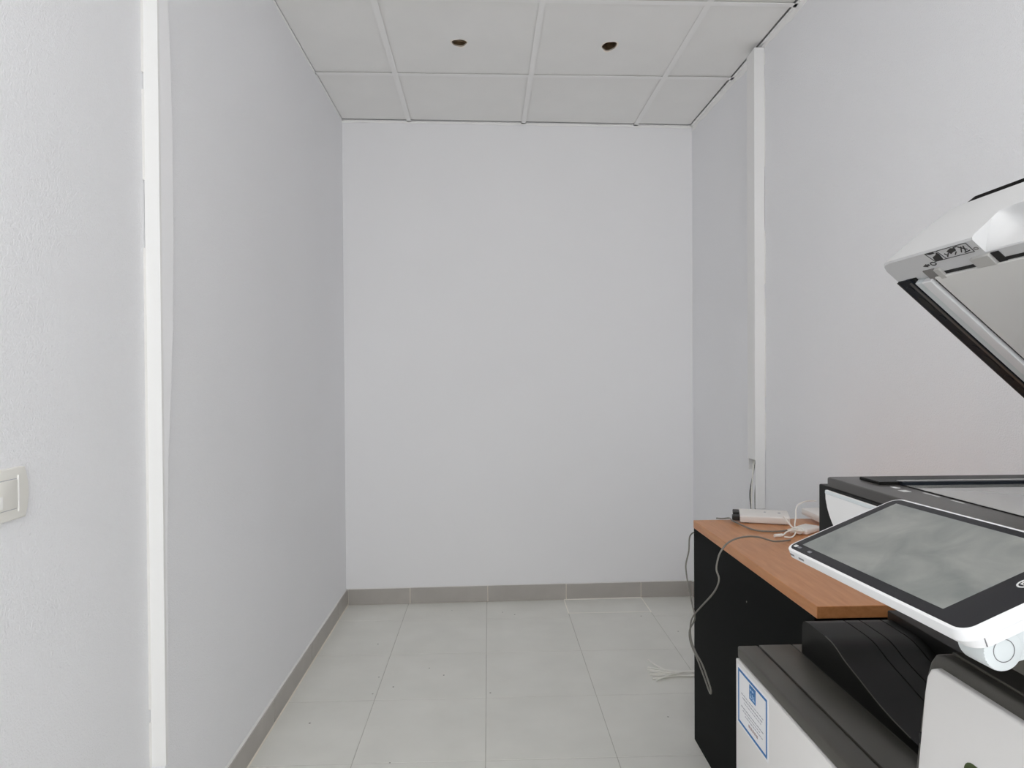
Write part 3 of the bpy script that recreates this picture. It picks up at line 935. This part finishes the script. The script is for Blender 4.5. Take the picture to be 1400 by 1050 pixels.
for (a0, b0, a1, b1) in ((0.2445, 0.0770, 0.2485, 0.0770), (0.2445, 0.0770, 0.2445, 0.0835), (0.2485, 0.0770, 0.2485, 0.0835), (0.2425, 0.0800, 0.2505, 0.0800)):
    d = Vector((a1-a0, b1-b0)).normalized()
    n = Vector((-d.y, d.x))*0.0004
    prism([(a0+n.x, b0+n.y), (a1+n.x, b1+n.y), (a1-n.x, b1-n.y), (a0-n.x, b0-n.y)], TP, 0.0006, 0.0001, bm=hm)
obj('home_icon', hm, 'icon', cp)
obj('edge_marks', prism([(0.012, -0.0004), (0.020, -0.0004), (0.020, 0.0006), (0.012, 0.0006)], TP, -0.0065, -0.0045), 'icon_dim', cp)
obj('edge_marks', prism([(0.030, -0.0004), (0.040, -0.0004), (0.040, 0.0006), (0.030, 0.0006)], TP, -0.0065, -0.0045), 'icon_dim', cp)
# tilt bracket and arm to the body
bk = bmesh.new()
cpt = TP(TL-0.001, 0.0285, -0.0275)
disc(cpt-EX*0.029, EX, 0.0160, 0.027, 36, bk, 0.002)
br = obj('tilt_bracket', bk, 'bracket', PR, True)
ring_ = bmesh.new()
for t in range(32):
    a0, a1 = 2*pi*t/32, 2*pi*(t+1)/32
    pts = [cpt-EX*0.0018+(EY*cos(x)+EN*sin(x))*r_ for x, r_ in ((a0, 0.0088), (a1, 0.0088), (a1, 0.0082), (a0, 0.0082))]
    vs = [ring_.verts.new(p) for p in pts]+[ring_.verts.new(p+EX*0.0001) for p in pts]
    ring_.faces.new(vs[:4]); ring_.faces.new(vs[4:][::-1])
    for q in range(4):
        ring_.faces.new((vs[q], vs[(q+1) % 4], vs[4+(q+1) % 4], vs[4+q]))
obj('pivot_seam', ring_, 'icon_dim', br)
ab = prism([(0.022, -0.042), (0.11, -0.056), (0.11, -0.0185), (0.050, -0.0185), (0.020, -0.0185)], lambda u, v, a: TP(a, u, v), 0.236, TL-0.008, 0.002, 2)
obj('panel_arm', ab, 'bracket', PR, True)
obj('arm_mount', box(0.4300, 0.4800, 0.52, 0.66, 0.945, 0.985, 0.003, 2), 'charcoal', PR, True)

# sticker on the finisher door
st = obj('notice_sticker', box(0.4794, 0.4799, 1.1440, 1.2890, 0.5170, 0.6300), 'paper', PR)
st['label'] = 'white notice sticker with a blue border and blue emblem'
sp = lambda y0, y1, z0, z1, bm=None: box(0.4789, 0.4794, y0, y1, z0, z1, bm=bm)
bd = sp(1.1490, 1.2840, 0.6205, 0.6250)
sp(1.1490, 1.2840, 0.5215, 0.5260, bd); sp(1.1490, 1.1535, 0.5260, 0.6205, bd); sp(1.2795, 1.2840, 0.5260, 0.6205, bd)
obj('border', bd, 'ink_blue', st)
em = sp(1.1990, 1.2280, 0.5905, 0.6175)
obj('emblem', em, 'ink_blue', st)
ep = bmesh.new()
for y0, y1, z0, z1 in ((1.218, 1.224, 0.6085, 0.6115), (1.208, 1.215, 0.6085, 0.6115), (1.216, 1.224, 0.5945, 0.5965), (1.203, 1.213, 0.5945, 0.5965), (1.212, 1.2145, 0.5965, 0.6035), (1.219, 1.221, 0.5965, 0.6035), (1.205, 1.207, 0.5965, 0.6035)):
    box(0.4786, 0.4790, y0, y1, z0, z1, bm=ep)
obj('emblem_marks', ep, 'ink_pale', st)
tx = bmesh.new(); tx2 = bmesh.new()
rnd = random.Random(5)
for z, y0, y1, t in ((0.5830, 1.165, 1.268, 0.0012), (0.5770, 1.170, 1.262, 0.0020), (0.5700, 1.175, 1.255, 0.0012), (0.5590, 1.165, 1.268, 0.0018), (0.5530, 1.180, 1.262, 0.0014), (0.5470, 1.168, 1.250, 0.0014)):
    y = y0
    while y < y1:
        l_ = rnd.uniform(0.004, 0.010)
        sp(y, min(y+l_, y1), z-t, z, tx)
        y += l_+0.0025
for y in (1.190, 1.199, 1.208, 1.217, 1.226):
    sp(y, y+0.006, 0.5350, 0.5400, tx2)
obj('small_print', tx, 'ink_grey', st)
obj('bold_print', tx2, 'ink_red', st)

# ------------------------------------------------------------------ things on the cabinet
def rbox(c, size, yaw, tilt, bev=0.003, seg=2, roll=0.0):
    own = box(-size[0]/2, size[0]/2, -size[1]/2, size[1]/2, 0, size[2], bev, seg)
    m_ = Matrix.Translation(c) @ Matrix.Rotation(yaw, 4, 'Z') @ Matrix.Rotation(tilt, 4, 'X') @ Matrix.Rotation(roll, 4, 'Y')
    bmesh.ops.transform(own, matrix=m_, verts=own.verts)
    return own, m_
def sub(m_, x0, x1, y0, y1, z0, z1, bev=0.0):
    own = box(x0, x1, y0, y1, z0, z1, bev, 2)
    bmesh.ops.transform(own, matrix=m_, verts=own.verts)
    return own
b1c = (0.8810, 2.1330, CT+0.0065)
rs_, m1 = rbox(b1c, (0.150, 0.078, 0.023), radians(-18), radians(7), 0.004, 3)
r1 = empty('network_box', (0.881, 2.133, CT))
tag(r1, 'flat white network box with a dark plug lying at the far end of the cabinet', 'network box')
obj('case', rs_, 'device_white', r1, True)
obj('socket_panel', sub(m1, -0.0757, -0.0740, -0.035, 0.035, 0.003, 0.020), 'cable_black', r1)
obj('plug', sub(m1, -0.0980, -0.0750, -0.026, -0.004, 0.001, 0.017, 0.003), 'cable_black', r1)
obj('plug', sub(m1, -0.0950, -0.0750, 0.004, 0.034, 0.012, 0.021, 0.002), 'cable_black', r1)
obj('rubber_foot', sub(m1, -0.060, -0.048, -0.030, -0.020, -0.0064, 0.001), 'feet', r1)
obj('rubber_foot', sub(m1, 0.048, 0.060, -0.030, -0.020, -0.0064, 0.001), 'feet', r1)
obj('vent_mark', sub(m1, 0.000, 0.006, 0.006, 0.012, 0.0228, 0.0234), 'ink_grey', r1)
obj('vent_mark', sub(m1, 0.042, 0.050, 0.002, 0.010, 0.0228, 0.0234), 'ink_grey', r1)
rs_, m2 = rbox((1.058, 2.112, CT+0.011), (0.062, 0.120, 0.021), radians(8), radians(5), 0.003, 2)
r2 = empty('power_adapter', (1.058, 2.11, CT))
tag(r2, 'white power adapter between the white network box and the black scanner', 'adapter')
obj('case', rs_, 'device_white', r2, True)
obj('rubber_foot', sub(m2, -0.012, 0.012, -0.054, -0.034, -0.0085, 0.001), 'feet', r2)
obj('jack', sub(m2, -0.012, 0.004, -0.068, -0.0595, 0.006, 0.016, 0.002), 'cable_white', r2)
# small white hub with its coil of white leads
hb_ = empty('white_usb_hub', (0.945, 1.985, CT))
tag(hb_, 'small white plug-in hub with a coil of thin white leads beside the touch panel', 'hub')
rs_, m3 = rbox((0.948, 1.985, CT+0.0005), (0.085, 0.050, 0.017), radians(38), 0, 0.006, 3)
obj('case', rs_, 'device_white', hb_, True)
obj('lead', tube([(0.920, 1.965, CT+0.012), (0.893, 1.950, CT+0.022), (0.884, 1.962, CT+0.035), (0.873, 1.972, CT+0.052)], 0.0023, 8, 8), 'cable_white', hb_, True)
obj('lead', tube([(0.915, 1.955, CT+0.012), (0.905, 1.965, CT+0.022), (0.917, 1.985, CT+0.048), (0.924, 2.000, CT+0.064), (0.945, 2.03, CT+0.074), (0.985, 2.06, CT+0.079), (1.03, 2.09, CT+0.074)], 0.0020, 8, 8), 'cable_white', hb_, True)
obj('lead', tube([(0.915, 1.962, CT+0.010), (0.892, 1.945, CT+0.016), (0.872, 1.944, CT+0.012), (0.858, 1.934, CT+0.0065), (0.848, 1.928, CT+0.006)], 0.0023, 8, 8), 'cable_white', hb_, True)
obj('lead', tube([(0.912, 1.955, CT+0.008), (0.895, 1.938, CT+0.010), (0.882, 1.924, CT+0.004), (0.868, 1.912, CT+0.003), (0.852, 1.918, CT+0.0035)], 0.0021, 8, 8), 'cable_white', hb_, True)
obj('lead_plug', tube([(0.852, 1.931, CT+0.0055), (0.842, 1.927, CT+0.0055), (0.826, 1.925, CT+0.0055)], 0.0048, 10, 4), 'cable_white', hb_, True)
for k in range(3):
    rr = 0.010+0.0025*k
    pts = [(0.902+rr*1.5*cos(2*pi*t/10), 1.953+rr*sin(2*pi*t/10), CT+0.008+0.004*k+0.003*sin(4*pi*t/10)) for t in range(11)]
    obj('coil', tube(pts, 0.0022, 7, 4), 'cable_white', hb_, True)

# grey cable: off the table, down the black panel, in a loop and back up behind
zc = CT+0.003
hang = [(0.855, 1.885, zc), (0.8373, 1.8721, zc+0.001), (0.7879, 1.8400, 0.7290), (0.7437, 1.8225, 0.7440), (0.7043, 1.7997, 0.7530), (0.6588, 1.7692, 0.7560), (0.6250, 1.7500, 0.7480), (0.6050, 1.7440, 0.7270), (0.5970, 1.7420, 0.7080), (0.5880, 1.7270, 0.6862),
        (0.5850, 1.6990, 0.6670), (0.5850, 1.7387, 0.6223), (0.5850, 1.8362, 0.5546), (0.5850, 1.9168, 0.4975), (0.5850, 1.9454, 0.4594), (0.5850, 1.9388, 0.4190), (0.5850, 1.8904, 0.4003), (0.5850, 1.8379, 0.3914), (0.5850, 1.7883, 0.3691),
        (0.5860, 1.7665, 0.3510), (0.5880, 1.7830, 0.3380), (0.5890, 1.8300, 0.3560), (0.5900, 1.8980, 0.3810), (0.5900, 1.9600, 0.4010), (0.5910, 1.9740, 0.4340), (0.5950, 1.9355, 0.4843), (0.6000, 1.9799, 0.5120), (0.6050, 2.0405, 0.5590),
        (0.6100, 2.0725, 0.5835), (0.6150, 2.0892, 0.6016), (0.6300, 2.1100, 0.6351), (0.6500, 2.1640, 0.6680), (0.6760, 2.1840, 0.6760), (0.7000, 2.186, 0.655)]
tag(obj('grey_cable', tube(hang, 0.0024, 8, 6), 'cable_grey', None, 'all'), 'dark grey cable hanging off the cabinet top in a loop down the black panel', 'cable')
run = [(0.742, 2.179, CT+0.004), (0.758, 2.168, CT+0.005), (0.775, 2.150, CT+0.010), (0.772, 2.118, CT+0.010), (0.782, 2.075, CT+0.006), (0.800, 2.012, CT+0.0032), (0.835, 1.990, CT+0.0030), (0.875, 1.991, CT+0.0030), (0.905, 2.004, CT+0.003)]
tag(obj('flat_grey_cable', tube(run, 0.0024, 8, 8), 'cable_grey', None, 'all'), 'thin grey cable lying on the cherry wood top from the network box plug', 'cable')

# cut cables on the floor
cbn = empty('cable_bundle', (0.75, 2.64, 0))
tag(cbn, 'bundle of pale cut cables lying on the grey floor tiles behind the cabinet', 'cable bundle')
ends = [(0.650, 2.752, 0.018), (0.640, 2.710, 0.0048), (0.634, 2.690, 0.0048), (0.636, 2.668, 0.0090), (0.632, 2.645, 0.0048), (0.637, 2.625, 0.0100), (0.634, 2.606, 0.0048), (0.642, 2.590, 0.0048)]
for k, (x, y, z) in enumerate(ends):
    yk = 2.630+0.0075*((k*3) % 8)/2-0.012
    zk = 0.0048+0.0055*((k*5) % 3)
    pts = [(x, y, z), (0.675, (y*0.62+2.625*0.38), z*0.5+zk*0.5+0.001), (0.725, 2.622+(7-k)*0.0042, zk), (0.775, yk+0.004, zk), (0.84, yk+0.012, zk), (0.92, yk+0.03, zk), (0.99, yk+0.06, zk)]
    obj('cable', tube(pts, 0.0029, 7, 6), ('cable_white', 'cable_pale')[k % 2 if k else 0], cbn, True)
